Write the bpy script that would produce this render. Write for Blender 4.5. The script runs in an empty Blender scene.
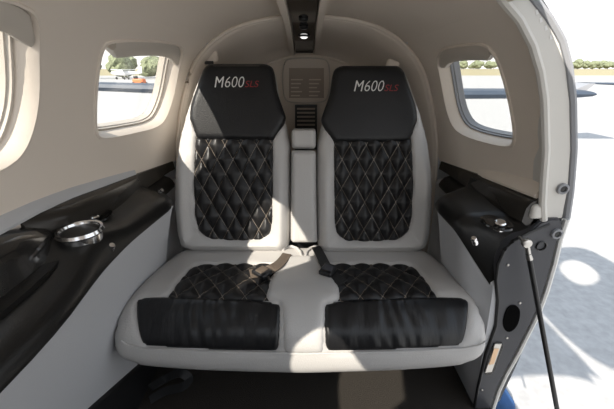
import bpy, bmesh, math, random
import numpy as np
from mathutils import Vector, Matrix
from mathutils.geometry import delaunay_2d_cdt
random.seed(7)
SC = bpy.context.scene
COL = SC.collection
# ------------------------------------------------------------------ camera, sky, sun, exposure
F = 320.0                                   # focal length in pixels of a 614 px wide frame
TH = math.atan((204.5 - 71.0) / F)
cam_d = bpy.data.cameras.new('camera'); cam = bpy.data.objects.new('camera', cam_d); COL.objects.link(cam)
cam_d.sensor_width = 36.0; cam_d.lens = F / 614.0 * 36.0; cam_d.clip_start = 0.02; cam_d.clip_end = 2000
cam.location = (0, 0, 0); cam.rotation_euler = (math.pi / 2 - TH, 0, 0)
SC.camera = cam
SC.view_settings.view_transform = 'Standard'; SC.view_settings.look = 'None'
SC.view_settings.gamma = 1.0; SC.view_settings.use_curve_mapping = False
SC.view_settings.exposure = 0.1
w = bpy.data.worlds.new('world'); SC.world = w; w.use_nodes = True
nt = w.node_tree; nt.nodes.clear()
wo = nt.nodes.new('ShaderNodeOutputWorld'); bg = nt.nodes.new('ShaderNodeBackground')
tc = nt.nodes.new('ShaderNodeTexCoord'); sp = nt.nodes.new('ShaderNodeSeparateXYZ'); rp = nt.nodes.new('ShaderNodeValToRGB')
rp.color_ramp.elements[0].position = 0.0; rp.color_ramp.elements[0].color = (1.0, 0.98, 0.95, 1)
rp.color_ramp.elements[1].position = 0.7; rp.color_ramp.elements[1].color = (0.72, 0.84, 1.0, 1)
nt.links.new(tc.outputs['Generated'], sp.inputs[0]); nt.links.new(sp.outputs[2], rp.inputs[0])
nt.links.new(rp.outputs[0], bg.inputs[0]); bg.inputs[1].default_value = 1.45
nt.links.new(bg.outputs[0], wo.inputs[0])
SUN = Vector((1.0, 1.30, -1.30)).normalized()
sl = bpy.data.lights.new('sun', 'SUN'); so = bpy.data.objects.new('sun', sl); COL.objects.link(so)
sl.energy = 8.5; sl.angle = math.radians(0.6); sl.color = (1.0, 0.93, 0.83)
so.rotation_euler = SUN.to_track_quat('-Z', 'Y').to_euler(); so.location = (-4, -4, 6)

# ------------------------------------------------------------------ materials
def mat(name, col, rough=0.5, metal=0.0, bump=0.0, bscale=200.0, var=0.0, coat=0.0, spec=0.5, stretch=None):
    m = bpy.data.materials.new(name); m.use_nodes = True; t = m.node_tree
    b = t.nodes['Principled BSDF']
    b.inputs['Base Color'].default_value = (*col, 1); b.inputs['Roughness'].default_value = rough
    b.inputs['Metallic'].default_value = metal; b.inputs['Specular IOR Level'].default_value = spec
    if coat: b.inputs['Coat Weight'].default_value = coat; b.inputs['Coat Roughness'].default_value = 0.08
    if bump or var:
        c = t.nodes.new('ShaderNodeTexCoord'); mp = t.nodes.new('ShaderNodeMapping')
        if stretch: mp.inputs['Scale'].default_value = stretch
        t.links.new(c.outputs['Object'], mp.inputs[0])
        n = t.nodes.new('ShaderNodeTexNoise'); n.inputs['Scale'].default_value = bscale; n.inputs['Detail'].default_value = 6
        t.links.new(mp.outputs[0], n.inputs[0])
        if bump:
            bp = t.nodes.new('ShaderNodeBump'); bp.inputs['Strength'].default_value = bump; bp.inputs['Distance'].default_value = 0.004
            t.links.new(n.outputs[0], bp.inputs['Height']); t.links.new(bp.outputs[0], b.inputs['Normal'])
        if var:
            r = t.nodes.new('ShaderNodeValToRGB')
            r.color_ramp.elements[0].position = 0.3; r.color_ramp.elements[1].position = 0.7
            r.color_ramp.elements[0].color = (*[x * (1 - var) for x in col], 1)
            r.color_ramp.elements[1].color = (*[min(1, x * (1 + var)) for x in col], 1)
            t.links.new(n.outputs[0], r.inputs[0]); t.links.new(r.outputs[0], b.inputs['Base Color'])
    return m

def quilt_mat(name, col, thread):
    m = mat(name, col, 0.40, bump=0.15, bscale=300, spec=.4); t = m.node_tree; b = t.nodes['Principled BSDF']
    uv = t.nodes.new('ShaderNodeUVMap'); s = t.nodes.new('ShaderNodeSeparateXYZ'); t.links.new(uv.outputs[0], s.inputs[0])
    outs = []
    for k in (0, 1):
        f = t.nodes.new('ShaderNodeMath'); f.operation = 'PINGPONG'; f.inputs[1].default_value = 0.5
        t.links.new(s.outputs[k], f.inputs[0])
        l = t.nodes.new('ShaderNodeMath'); l.operation = 'LESS_THAN'; l.inputs[1].default_value = 0.016
        t.links.new(f.outputs[0], l.inputs[0])
        d = t.nodes.new('ShaderNodeMath'); d.operation = 'MULTIPLY'; d.inputs[1].default_value = 9.0    # stitches along the seam
        t.links.new(s.outputs[1 - k], d.inputs[0])
        e = t.nodes.new('ShaderNodeMath'); e.operation = 'FRACT'; t.links.new(d.outputs[0], e.inputs[0])
        g = t.nodes.new('ShaderNodeMath'); g.operation = 'LESS_THAN'; g.inputs[1].default_value = 0.8; t.links.new(e.outputs[0], g.inputs[0])
        a = t.nodes.new('ShaderNodeMath'); a.operation = 'MULTIPLY'; t.links.new(l.outputs[0], a.inputs[0]); t.links.new(g.outputs[0], a.inputs[1])
        outs.append(a)
    mx = t.nodes.new('ShaderNodeMath'); mx.operation = 'MAXIMUM'
    t.links.new(outs[0].outputs[0], mx.inputs[0]); t.links.new(outs[1].outputs[0], mx.inputs[1])
    mix = t.nodes.new('ShaderNodeMixRGB'); mix.inputs[1].default_value = (*col, 1); mix.inputs[2].default_value = (*thread, 1)
    t.links.new(mx.outputs[0], mix.inputs[0]); t.links.new(mix.outputs[0], b.inputs['Base Color'])
    return m

def glass_mat():
    m = bpy.data.materials.new('window_acrylic'); m.use_nodes = True; t = m.node_tree; t.nodes.clear()
    o = t.nodes.new('ShaderNodeOutputMaterial'); mx = t.nodes.new('ShaderNodeMixShader')
    tr = t.nodes.new('ShaderNodeBsdfTransparent'); tr.inputs[0].default_value = (0.97, 0.97, 0.96, 1)
    gl = t.nodes.new('ShaderNodeBsdfGlossy'); gl.inputs['Roughness'].default_value = 0.03
    mx.inputs[0].default_value = 0.05
    t.links.new(tr.outputs[0], mx.inputs[1]); t.links.new(gl.outputs[0], mx.inputs[2])
    t.links.new(mx.outputs[0], o.inputs[0]); return m

M = {}
M['lining'] = mat('beige_wall_lining', (0.76, 0.68, 0.595), 0.6, bump=0.06, bscale=350, spec=0.3)
M['shade'] = mat('window_shade_beige', (0.56, 0.51, 0.45), 0.5)
M['cream'] = mat('cream_leather', (0.485, 0.47, 0.455), 0.42, bump=0.22, bscale=260)
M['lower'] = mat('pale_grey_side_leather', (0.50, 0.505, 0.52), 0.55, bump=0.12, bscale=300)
M['black'] = mat('black_leather', (0.010, 0.010, 0.011), 0.36, bump=0.2, bscale=260, spec=.35)
M['wrinkled'] = mat('creased_black_leather', (0.010, 0.010, 0.011), 0.33, bump=0.9, bscale=9, stretch=(3.6, 1.0, 0.8), spec=.4)
M['quilt'] = quilt_mat('quilted_black_leather', (0.010, 0.0095, 0.010), (0.24, 0.20, 0.16))
M['ledge'] = mat('satin_black_ledge', (0.010, 0.0095, 0.009), 0.34, bump=0.1, bscale=300, spec=.4)
M['rail'] = mat('dark_glossy_rail', (0.03, 0.027, 0.023), 0.22, bump=0.0)
M['plastic'] = mat('black_plastic', (0.012, 0.012, 0.013), 0.4)
M['gloss'] = mat('gloss_black', (0.008, 0.008, 0.008), 0.08)
M['chrome'] = mat('polished_chrome', (0.85, 0.85, 0.86), 0.12, metal=1.0)
M['steel'] = mat('brushed_steel', (0.6, 0.58, 0.55), 0.3, metal=1.0)
M['charcoal'] = mat('charcoal_jamb', (0.055, 0.056, 0.064), 0.5, bump=0.08, bscale=400)
M['jamb'] = mat('pale_jamb', (0.62, 0.60, 0.56), 0.45)
M['paint'] = mat('white_aircraft_paint', (0.72, 0.73, 0.75), 0.3, coat=0.3)
M['seal'] = mat('grey_rubber_seal', (0.26, 0.265, 0.28), 0.5)
M['alu'] = mat('aluminium_edge', (0.68, 0.68, 0.66), 0.35, metal=0.6)
M['carpet'] = mat('dark_carpet', (0.042, 0.037, 0.032), 0.95, bump=1.0, bscale=420, var=0.6, spec=0.1)
M['web'] = mat('black_webbing', (0.015, 0.015, 0.016), 0.6, bump=0.4, bscale=500)
M['webtan'] = mat('brown_webbing', (0.11, 0.085, 0.065), 0.6, bump=0.4, bscale=500)
M['white'] = mat('white_thread', (0.75, 0.74, 0.72), 0.6)
M['red'] = mat('red_thread', (0.27, 0.015, 0.02), 0.6)
M['placard'] = mat('tan_panel', (0.40, 0.33, 0.265), 0.5)
M['tarmac'] = mat('pale_tarmac', (0.38, 0.375, 0.37), 0.9, bump=0.3, bscale=14, var=0.12, spec=0.2)
M['grass'] = mat('dry_grass', (0.30, 0.26, 0.15), 0.95, var=0.2, bscale=0.6)
M['leaf'] = mat('tree_leaves', (0.17, 0.19, 0.115), 0.9, bump=1.0, bscale=1.5, var=0.5)
M['trunk'] = mat('tree_bark', (0.09, 0.07, 0.05), 0.9)
M['blue'] = mat('blue_fabric', (0.02, 0.075, 0.2), 0.7, bump=0.4, bscale=60)
M['orange'] = mat('orange_paint', (0.6, 0.17, 0.06), 0.5)
M['wing'] = mat('blue_grey_wing_paint', (0.04, 0.055, 0.08), 0.5)
M['brass'] = mat('brass_striker', (0.75, 0.52, 0.34), 0.35, metal=0.6)
M['glass'] = glass_mat()
lm = bpy.data.materials.new('reading_lamp_lens'); lm.use_nodes = True
lb = lm.node_tree.nodes['Principled BSDF']; lb.inputs['Base Color'].default_value = (0.9, 0.9, 0.88, 1)
lb.inputs['Emission Color'].default_value = (1, 0.98, 0.94, 1); lb.inputs['Emission Strength'].default_value = 1.6
M['lamp'] = lm
M['void'] = mat('matte_black', (0.002, 0.002, 0.002), 0.9, spec=0.05)
# carbon weave
cm = mat('carbon_fibre', (0.03, 0.03, 0.03), 0.18, coat=0.7); t = cm.node_tree
ck = t.nodes.new('ShaderNodeTexChecker'); ck.inputs['Scale'].default_value = 520
ck.inputs[1].default_value = (0.012, 0.012, 0.012, 1); ck.inputs[2].default_value = (0.03, 0.028, 0.026, 1)
c_ = t.nodes.new('ShaderNodeTexCoord'); t.links.new(c_.outputs['Object'], ck.inputs[0])
t.links.new(ck.outputs[0], t.nodes['Principled BSDF'].inputs['Base Color']); M['carbon'] = cm

# ------------------------------------------------------------------ scene graph helpers
def link(name, me, m, parent=None, smooth=True, loc=None):
    if m is not None: me.materials.append(m)
    for p in me.polygons: p.use_smooth = smooth
    o = bpy.data.objects.new(name, me); COL.objects.link(o)
    if parent: o.parent = parent
    return o
def from_bm(name, bm, m, parent=None, smooth=True):
    bmesh.ops.recalc_face_normals(bm, faces=bm.faces)
    me = bpy.data.meshes.new(name); bm.to_mesh(me); bm.free()
    o = link(name, me, m, parent, smooth)
    if smooth:
        try: me.set_sharp_from_angle(angle=math.radians(42))
        except Exception: pass
    return o
def empty(name, loc=(0, 0, 0)):
    o = bpy.data.objects.new(name, None); COL.objects.link(o); o.location = loc; o.empty_display_size = 0.05
    return o
def tag(o, label, cat=None, group=None, kind=None):
    if label: o['label'] = label
    if cat: o['category'] = cat
    if group: o['group'] = group
    if kind: o['kind'] = kind
    return o
def struct(o): o['kind'] = 'structure'; return o
def adopt(parent, *kids):                     # keep children where they are built (world space)
    bpy.context.view_layer.update()
    for k in kids:
        mw = Matrix(k.matrix_basis); k.parent = parent
        k.matrix_basis = Matrix.Translation(parent.location).inverted() @ mw
def box_bm(c, s, bev=0.0, rot=None, bm=None, seg=3):
    b2 = bmesh.new(); bmesh.ops.create_cube(b2, size=1)
    for v in b2.verts: v.co = Vector((v.co.x * s[0], v.co.y * s[1], v.co.z * s[2]))
    if bev: bmesh.ops.bevel(b2, geom=b2.edges[:], offset=bev, segments=seg, affect='EDGES', profile=0.5)
    mt = Matrix.Translation(c) @ (rot.to_4x4() if rot else Matrix())
    bmesh.ops.transform(b2, matrix=mt, verts=b2.verts)
    if bm is None: return b2
    me = bpy.data.meshes.new('t'); b2.to_mesh(me); b2.free(); bm.from_mesh(me); bpy.data.meshes.remove(me); return bm
def tube_bm(pts, r, n=10, bm=None, closed=False):
    bm = bm or bmesh.new(); P = [Vector(p) for p in pts]; N = len(P); rings = []
    for i, p in enumerate(P):
        a = P[(i - 1) % N] if (closed or i) else p; b = P[(i + 1) % N] if (closed or i < N - 1) else p
        d = (b - a).normalized(); up = Vector((0, 0, 1)) if abs(d.z) < 0.9 else Vector((1, 0, 0))
        x = d.cross(up).normalized(); y = d.cross(x).normalized()
        rr = r[i] if isinstance(r, (list, tuple)) else r
        rings.append([bm.verts.new(p + x * math.cos(2 * math.pi * k / n) * rr + y * math.sin(2 * math.pi * k / n) * rr) for k in range(n)])
    for i in range(N if closed else N - 1):
        A = rings[i]; B = rings[(i + 1) % N]
        for k in range(n): bm.faces.new((A[k], A[(k + 1) % n], B[(k + 1) % n], B[k]))
    if not closed: bm.faces.new(rings[0]); bm.faces.new(list(reversed(rings[-1])))
    return bm
def lathe_bm(prof, c, axis=Vector((0, 0, 1)), n=40, bm=None, cap=True):
    bm = bm or bmesh.new(); q = axis.normalized().to_track_quat('Z', 'Y'); rings = []
    for r, z in prof:
        rings.append([bm.verts.new(Vector(c) + q @ Vector((r * math.cos(2 * math.pi * k / n), r * math.sin(2 * math.pi * k / n), z))) for k in range(n)])
    for A, B in zip(rings, rings[1:]):
        for k in range(n): bm.faces.new((A[k], A[(k + 1) % n], B[(k + 1) % n], B[k]))
    if cap and prof[0][0] > 1e-4: bm.faces.new(rings[0])
    if cap and prof[-1][0] > 1e-4: bm.faces.new(list(reversed(rings[-1])))
    bmesh.ops.remove_doubles(bm, verts=bm.verts, dist=1e-6)
    return bm
def loft_bm(rings, cap=True, closed=True, bm=None):
    bm = bm or bmesh.new(); R = [[bm.verts.new(p) for p in r] for r in rings]; n = len(R[0])
    for A, B in zip(R, R[1:]):
        for k in range(n if closed else n - 1): bm.faces.new((A[k], A[(k + 1) % n], B[(k + 1) % n], B[k]))
    if cap and closed: bm.faces.new(R[0]); bm.faces.new(list(reversed(R[-1])))
    return bm
def chaikin(pts, n=2):
    for _ in range(n):
        q = []
        for i in range(len(pts)):
            a = pts[i]; b = pts[(i + 1) % len(pts)]
            q += [(a[0] * .75 + b[0] * .25, a[1] * .75 + b[1] * .25), (a[0] * .25 + b[0] * .75, a[1] * .25 + b[1] * .75)]
        pts = q
    return pts
def resample(pts, step, closed=True):
    P = [Vector((p[0], p[1])) for p in pts]
    if closed: P = P + [P[0]]
    L = [0]
    for a, b in zip(P, P[1:]): L.append(L[-1] + (b - a).length)
    n = max(3, int(round(L[-1] / step))); out = []; j = 0
    for i in range(n if closed else n + 1):
        s = L[-1] * i / n
        while j < len(P) - 2 and L[j + 1] < s: j += 1
        f = (s - L[j]) / max(1e-9, L[j + 1] - L[j]); out.append(tuple(P[j].lerp(P[j + 1], min(1, f))))
    return out
def inside(pts, poly):
    x = pts[:, 0]; y = pts[:, 1]; r = np.zeros(len(pts), bool)
    for i in range(len(poly)):
        x1, y1 = poly[i]; x2, y2 = poly[i - 1]
        if y1 == y2: continue
        c = ((y1 > y) != (y2 > y)) & (x < (x2 - x1) * (y - y1) / (y2 - y1) + x1); r ^= c
    return r
def dist(pts, poly):
    A = np.array(poly); B = np.roll(A, -1, 0); best = np.full(len(pts), 1e9)
    for a, b in zip(A, B):
        ab = b - a; t = np.clip(((pts - a) @ ab) / max(1e-12, ab @ ab), 0, 1)
        best = np.minimum(best, np.hypot(*(pts - (a + t[:, None] * ab)).T))
    return best
def fill(poly, step, holes=(), extra=()):
    """planar triangulation of a 2-D outline with inner points; returns points and triangles"""
    o = resample(poly, step); hs = [resample(h, step * 0.6) for h in holes]
    xs = np.arange(min(p[0] for p in o), max(p[0] for p in o), step); ys = np.arange(min(p[1] for p in o), max(p[1] for p in o), step)
    G = np.array([(x + (step / 2 if j % 2 else 0), y) for j, y in enumerate(ys) for x in xs])
    k = inside(G, o) & (dist(G, o) > step * 0.45)
    for h in hs: k &= ~inside(G, h) & (dist(G, h) > step * 0.35)
    V = [Vector(p) for p in o]; E = [(i, (i + 1) % len(o)) for i in range(len(o))]
    for h in hs:
        s = len(V); V += [Vector(p) for p in h]; E += [(s + i, s + (i + 1) % len(h)) for i in range(len(h))]
    V += [Vector((float(a), float(b))) for a, b in G[k]]
    r = delaunay_2d_cdt(V, E, [], 0, 1e-6)
    vs = np.array([(v[0], v[1]) for v in r[0]]); T = np.array([f for f in r[2]])
    c = vs[T].mean(1); kk = inside(c, o)
    for h in hs: kk &= ~inside(c, h)
    return vs, T[kk], len(o), hs

# ------------------------------------------------------------------ ray helpers: a direction measured off the photograph gives a bearing from the lens
ct, st = math.cos(TH), math.sin(TH)
def ray(u, v):
    r = (u - 307.0) / F; D = (v - 204.5) / F
    return Vector((r, ct - D * st, -st - D * ct))
def on_y(u, v, y): d = ray(u, v); return d * (y / d.y)
def on_z(u, v, z): d = ray(u, v); return d * (z / d.z)
def on_x(u, v, x): d = ray(u, v); return d * (x / d.x)

class Prof:                                   # surface swept along x from a (y, z) profile
    def __init__(s, pts):
        q = [Vector(p) for p in pts]; d = []
        for i in range(len(q) - 1):           # catmull-rom
            p0 = q[max(0, i - 1)]; p1 = q[i]; p2 = q[i + 1]; p3 = q[min(len(q) - 1, i + 2)]
            for k in range(10):
                t = k / 10; d.append(0.5 * ((2 * p1) + (p2 - p0) * t + (2 * p0 - 5 * p1 + 4 * p2 - p3) * t * t + (3 * p1 - p0 - 3 * p2 + p3) * t ** 3))
        d.append(q[-1]); s.P = np.array([(a[0], a[1]) for a in d]); s.L = np.concatenate([[0], np.cumsum(np.hypot(*np.diff(s.P, axis=0).T))])
    def at(s, t):
        y = np.interp(t, s.L, s.P[:, 0]); z = np.interp(t, s.L, s.P[:, 1])
        e = 0.012
        ty = np.interp(t + e, s.L, s.P[:, 0]) - np.interp(t - e, s.L, s.P[:, 0]); tz = np.interp(t + e, s.L, s.P[:, 1]) - np.interp(t - e, s.L, s.P[:, 1])
        n = np.hypot(ty, tz) + 1e-9
        return y, z, s.sg * (-tz / n), s.sg * (ty / n)
    sg = 1
    def map(s, x, t, h):
        y, z, ny, nz = s.at(t); return np.stack([x, y + ny * h, z + nz * h], -1)
    def px(s, u, v, h=0.0):
        T = np.linspace(0, s.L[-1], 1200); y, z, ny, nz = s.at(T); y = y + ny * h; z = z + nz * h
        d = ray(u, v); c = z * d.y - y * d.z; i = np.where(np.sign(c[:-1]) != np.sign(c[1:]))[0]
        i = int(np.argmin(np.abs(c))) if len(i) == 0 else int(i[0])
        return (d.x * y[i] / d.y, T[i])

def rnd(d, r): q = np.clip(d / r, 0, 1); return np.sqrt(np.maximum(0, 1 - (1 - q) ** 2))
def pad(name, poly, surf, hf, m, parent, step=0.007, skirt=0.02, quilt=None, base=0.0):
    vs, T, n, _ = fill(poly, step); o = resample(poly, step); d = dist(vs, o); d[:n] = 0
    h = base + hf(vs[:, 0], vs[:, 1], d)
    if quilt:
        a = (vs[:, 0] - quilt[2]) / quilt[0] + (vs[:, 1] - quilt[3]) / quilt[1]; b = (vs[:, 0] - quilt[2]) / quilt[0] - (vs[:, 1] - quilt[3]) / quilt[1]
        g = np.minimum(np.abs(np.sin(np.pi * a)), np.abs(np.sin(np.pi * b)))
        h = h + quilt[4] * (g ** 0.7) * np.clip(d / 0.012, 0, 1)
    P = surf.map(vs[:, 0], vs[:, 1], h)
    B = surf.map(vs[:n, 0], vs[:n, 1], np.full(n, base - skirt))
    V = [tuple(p) for p in P] + [tuple(p) for p in B]; k = len(P)
    Fc = [tuple(int(i) for i in t) for t in T] + [(i, (i + 1) % n, k + (i + 1) % n, k + i) for i in range(n)] + [tuple(k + i for i in range(n))]
    me = bpy.data.meshes.new(name); me.from_pydata(V, [], Fc)
    if quilt:
        uvl = me.uv_layers.new(name='UVMap'); ab = np.stack([a, b], -1)
        for lp in me.loops: uvl.data[lp.index].uv = ab[lp.vertex_index] if lp.vertex_index < k else (0.25, 0.25)
    bm = bmesh.new(); bm.from_mesh(me); bpy.data.meshes.remove(me)
    return from_bm(name, bm, m, parent)

# ------------------------------------------------------------------ fuselage cross-section
SEC = [(0, .215), (.12, .211), (.25, .19), (.335, .16), (.40, .122), (.45, .078), (.487, .03), (.522, -.04), (.553, -.12), (.577, -.20), (.597, -.29), (.61, -.40), (.622, -.55), (.622, -.80), (.60, -1.06)]
pr = Prof(SEC); SX, SZ, SL = pr.P[:, 0], pr.P[:, 1], pr.L
YS = [-2, .75, 1.3, 1.74]; KX = [1, 1, .905, .70]; DZ = [0, 0, -.03, -.115]
def sec(y, s, off=0.0):
    x = np.interp(s, SL, SX); z = np.interp(s, SL, SZ); e = .02
    tx = np.interp(s + e, SL, SX) - np.interp(s - e, SL, SX); tz = np.interp(s + e, SL, SZ) - np.interp(s - e, SL, SZ); n = np.hypot(tx, tz) + 1e-9
    k = np.interp(y, YS, KX); dz = np.interp(y, YS, DZ) * np.clip((z + .5) / .6, 0, 1)
    return x * k + off * (-tz / n), z + dz + off * (tx / n)
def s_of_z(z, y=0.75): t = np.linspace(0, SL[-1], 800); return float(np.interp(-z, -sec(y, t)[1], t))
def wall_px(u, v):                            # left wall
    d = ray(u, v)
    for k in np.arange(0.2, 2.5, 0.004):
        p = d * float(k); s = s_of_z_fast(p.z); x, z = sec(p.y, s); 
        if abs(p.x) >= x: return (p.y, s_of_z(p.z, p.y))
    return (p.y, s)
_t = np.linspace(0, SL[-1], 400); _z = sec(.75, _t)[1]
def s_of_z_fast(z): return float(np.interp(-z, -_z, _t))
def wmap(side): return lambda y, s, off: (lambda a: Vector((side * float(a[0]), float(y), float(a[1]))))(sec(y, s, off))

WIN_PX = [(107, 41), (150, 41), (172, 45), (178, 53), (172, 90), (165, 116), (156, 127), (130, 133), (100, 139), (95, 132), (94, 108), (97, 75), (101, 48)]
W2 = [wall_px(u, v) for u, v in WIN_PX]
WR = chaikin([wall_px(614 - u, v) for u, v in [(448, 49), (470, 45), (489, 44), (497, 55), (507, 86), (513, 115), (515.5, 138), (512, 147), (490, 143), (467, 136), (455, 128), (448, 107), (443, 70), (442, 56)]], 2)
dy = wall_px(174, 80)[0] - wall_px(27, 80)[0]
W1 = [(a - dy + .03, b) for a, b in W2]; W0 = [(a - 2 * dy + 0.0, b) for a, b in W2]
W2, W1, W0 = (chaikin(w_, 2) for w_ in (W2, W1, W0))
print('WIN', min(p[0] for p in W2), max(p[0] for p in W2), [round(float(sec(1, p[1])[1]), 3) for p in W2][::8], 'dy', dy)
def shrink(poly, f, g=None):
    cx = (min(p[0] for p in poly) + max(p[0] for p in poly)) / 2; cy = (min(p[1] for p in poly) + max(p[1] for p in poly)) / 2; g = g or f
    return [(cx + (p[0] - cx) * f, cy + (p[1] - cy) * g) for p in poly]

s_rail = s_of_z(-.335); s_mid = s_of_z(.125)
def shell(name, side, dom, holes, m, off0, step=.035):
    vs, T, n, hs = fill(dom, step, holes); mp = wmap(side)
    bm = bmesh.new(); V = [bm.verts.new(mp(a, b, off0)) for a, b in vs]
    for t_ in T: bm.faces.new([V[i] for i in t_])
    return from_bm(name, bm, m)
ceil_dom_L = [(-.6, 0), (.9, 0), (1.3, 0), (1.3, s_mid), (.9, s_mid), (-.6, s_mid)]
left_dom = [(-.6, s_mid), (1.3, s_mid), (1.3, s_rail), (-.6, s_rail)]
right_dom = [(.75, s_mid), (1.3, s_mid), (1.3, s_rail), (.75, s_rail)]
# lining
bm = bmesh.new(); ys = np.linspace(-.6, 1.3, 40); ss = np.linspace(0, s_mid, 16)
loft_bm([[wmap(-1)(y, s, 0) for s in ss[::-1]] + [wmap(1)(y, s, 0) for s in ss[1:]] for y in ys], cap=False, closed=False, bm=bm)
struct(from_bm('ceiling', bm, M['lining']))
struct(shell('wall_left', -1, left_dom, [W2, W1, W0], M['lining'], 0))
struct(shell('wall_right', 1, right_dom, [WR], M['lining'], 0))
# outer skin
OUT = .055
bm = bmesh.new(); loft_bm([[wmap(-1)(y, s, OUT) for s in ss[::-1]] + [wmap(1)(y, s, OUT) for s in ss[1:]] for y in ys], cap=False, closed=False, bm=bm)
struct(from_bm('trim_1', bm, M['paint']))
o_dom_L = [(-.6, s_mid), (1.3, s_mid), (1.3, SL[-1]), (-.6, SL[-1])]
struct(shell('trim_2', -1, o_dom_L, [shrink(w_, .87) for w_ in (W2, W1, W0)], M['paint'], OUT))
o_dom_R = [(.75, s_mid), (1.3, s_mid), (1.3, SL[-1]), (.75, SL[-1])]
struct(shell('trim_3', 1, o_dom_R, [shrink(WR, .87)], M['paint'], OUT))
# front part of ceiling edge beside the door is the sill rail of the raised door
# aft shell (narrowing behind the seats) and its raised joint
def ring(y, ex=0.0, smax=None, n=40):
    tt = np.linspace(0, smax or SL[-1], n)
    return [wmap(-1)(y, s, ex) for s in tt[::-1]] + [wmap(1)(y, s, ex) for s in tt[1:]]
def soft(y): return y
struct(from_bm('ceiling_aft', loft_bm([ring(y, e) for y, e in ((1.3, -.002), (1.304, -.014), (1.315, -.018), (1.42, -.016), (1.55, -.012), (1.66, -.012), (1.72, -.02), (1.74, -.035))], cap=False, closed=False), M['lining']))
arch = tube_bm(ring(1.302, -.006), .007, 8); struct(from_bm('trim_4', arch, M['lining']))
# bulkhead
bk = loft_bm([[p for p in ring(1.74, -.034)], [Vector((p.x * .9, p.y + .004, p.z * .9 - .02)) for p in ring(1.74, -.034)]], cap=False, closed=False)
bm = bmesh.new(); f = [bm.verts.new(p) for p in ring(1.742, 0)]; bm.faces.new(f); bmesh.ops.triangulate(bm, faces=bm.faces)
struct(from_bm('wall_aft', bm, M['lining'], smooth=False)); bk.free()
arch = tube_bm(ring(1.735, -.034), .006, 8); struct(from_bm('trim_5', arch, M['lining']))

# windows -------------------------------------------------------------
def window(idx, side, poly):
    root = empty('window_%d' % idx, wmap(side)(sum(p[0] for p in poly) / len(poly), s_of_z(-.2), .03)); struct(root)
    o = resample(poly, .012); mp = wmap(side); kids = []
    def R(f, off, shift=0): return [mp(a, b, off) for a, b in shrink(o, f)]
    kids.append(from_bm('window_reveal', loft_bm([R(1.035, .0), R(1.03, -.004), R(1.005, -.005), R(.985, .002), R(.965, .012), R(.94, .026), R(.925, .036)], cap=False), M['lining']))
    kids.append(from_bm('gasket', loft_bm([R(.93, .034), R(.92, .028), R(.905, .029), R(.90, .036), R(.885, .037), R(.88, .045), R(.87, OUT)], cap=False), M['seal'] if side > 0 else M['shade']))
    g = shrink(o, .885); vs, T, n, _ = fill(g, .03); bm = bmesh.new()
    for off in (.042, .046):
        V = [bm.verts.new(mp(a, b, off)) for a, b in vs]
        for t_ in T: bm.faces.new([V[i] for i in t_])
    kids.append(from_bm('pane', bm, M['glass']))
    # pull-down shade parked at the top of the recess
    y0 = min(p[0] for p in poly) + .035; y1 = max(p[0] for p in poly) - .03; s0 = min(p[1] for p in poly)
    dd_ = np.array(o); cs = (dd_[:, 1].min() + dd_[:, 1].max()) / 2; up_ = dd_[dd_[:, 1] < cs]; up_ = up_[np.argsort(up_[:, 0])]
    bm = bmesh.new(); rings = []
    for y in np.linspace(y0, y1, 14):
        s0 = float(np.interp(y, up_[:, 0], up_[:, 1])) + .001
        ee = min(1, min(y - y0, y1 - y) / .03 + .25) ** .5
        rings.append([mp(y, s0 + a, b) for a, b in ((.0 + .012 * (1 - ee), .034), (.002, .002), (.012, -.004 * ee), (.034 * ee, -.005 * ee), (.048 * ee, .000), (.051 * ee, .008), (.046 * ee, .034))])
    kids.append(tag(from_bm('window_shade', loft_bm(rings), M['shade']), 'beige window shade pushed up'))
    adopt(root, *kids)
window(1, -1, W0); window(2, -1, W1); window(3, -1, W2); window(4, 1, WR)

# ------------------------------------------------------------------ floor and lower fuselage
bm = box_bm((0, .30, -1.07), (1.24, 1.9, .04)); struct(from_bm('floor', bm, M['carpet'], smooth=False))
bm = box_bm((0, -.62, -.66), (1.24, .05, .80), .02); struct(from_bm('light_block_front', bm, M['plastic']))   # unseen low partition, added to cut light from the open front
def loft_prof(y_list, prof_fn, cap=True, closed=True): return loft_bm([[Vector((a, y, b)) for a, b in prof_fn(y)] for y in y_list], cap=cap, closed=closed)
# pale lower side panels: from the ledge edge down and outward
def edge(side, y):                            # inner edge of the armrest ledge: half-width and height
    if side < 0: return float(np.interp(y, [0, .30, .40, .48, .555, .62, .695, .77, .85, 1.0, 1.06, 1.25], [.455, .440, .440, .448, .461, .470, .475, .474, .467, .452, .525, .53])), -.42
    f = max(0.0, min(1.0, (.83 - y) / .095)); f = f * f * (3 - 2 * f)
    return float(np.interp(y, [.7, .95, 1.0, 1.06, 1.25], [.428, .428, .436, .52, .53])) + .092 * f, -.42 - .135 * f
def lowp(side):
    def f(y):
        e, zt = edge(side, y); xb = .60 if side < 0 else .562; zb = -.863 - .46 * (y - .6) if side < 0 else -1.04
        q = [(e + .012, zt + .012)] + [(e + (xb - e) * (t_ ** .85), zt + (zb - zt) * t_) for t_ in np.linspace(0, 1, 14)]
        q += [(xb + .03, zb), (e + .09, zt - .1), (e + .03, zt + .02)]
        return [(side * a, b) for a, b in q]
    return f
def edge_x(y): return edge(-1, y)[0]
panelL = loft_prof(np.linspace(-.6, 1.25, 30), lowp(-1)); struct(from_bm('wall_left_lower', panelL, M['lower']))
panelR = loft_prof(np.linspace(.737, 1.25, 30), lowp(1)); struct(from_bm('wall_right_lower', panelR, M['lower']))
def kick(y):
    zb = -.863 - .46 * (y - .6) + .01; return [(-a, b) for a, b in ((.596, zb), (.585, zb - .01), (.57, -1.05), (.64, -1.05), (.64, zb))]
struct(from_bm('baseboard_left', loft_prof(np.linspace(-.2, 1.0, 8), kick), M['plastic']))

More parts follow.
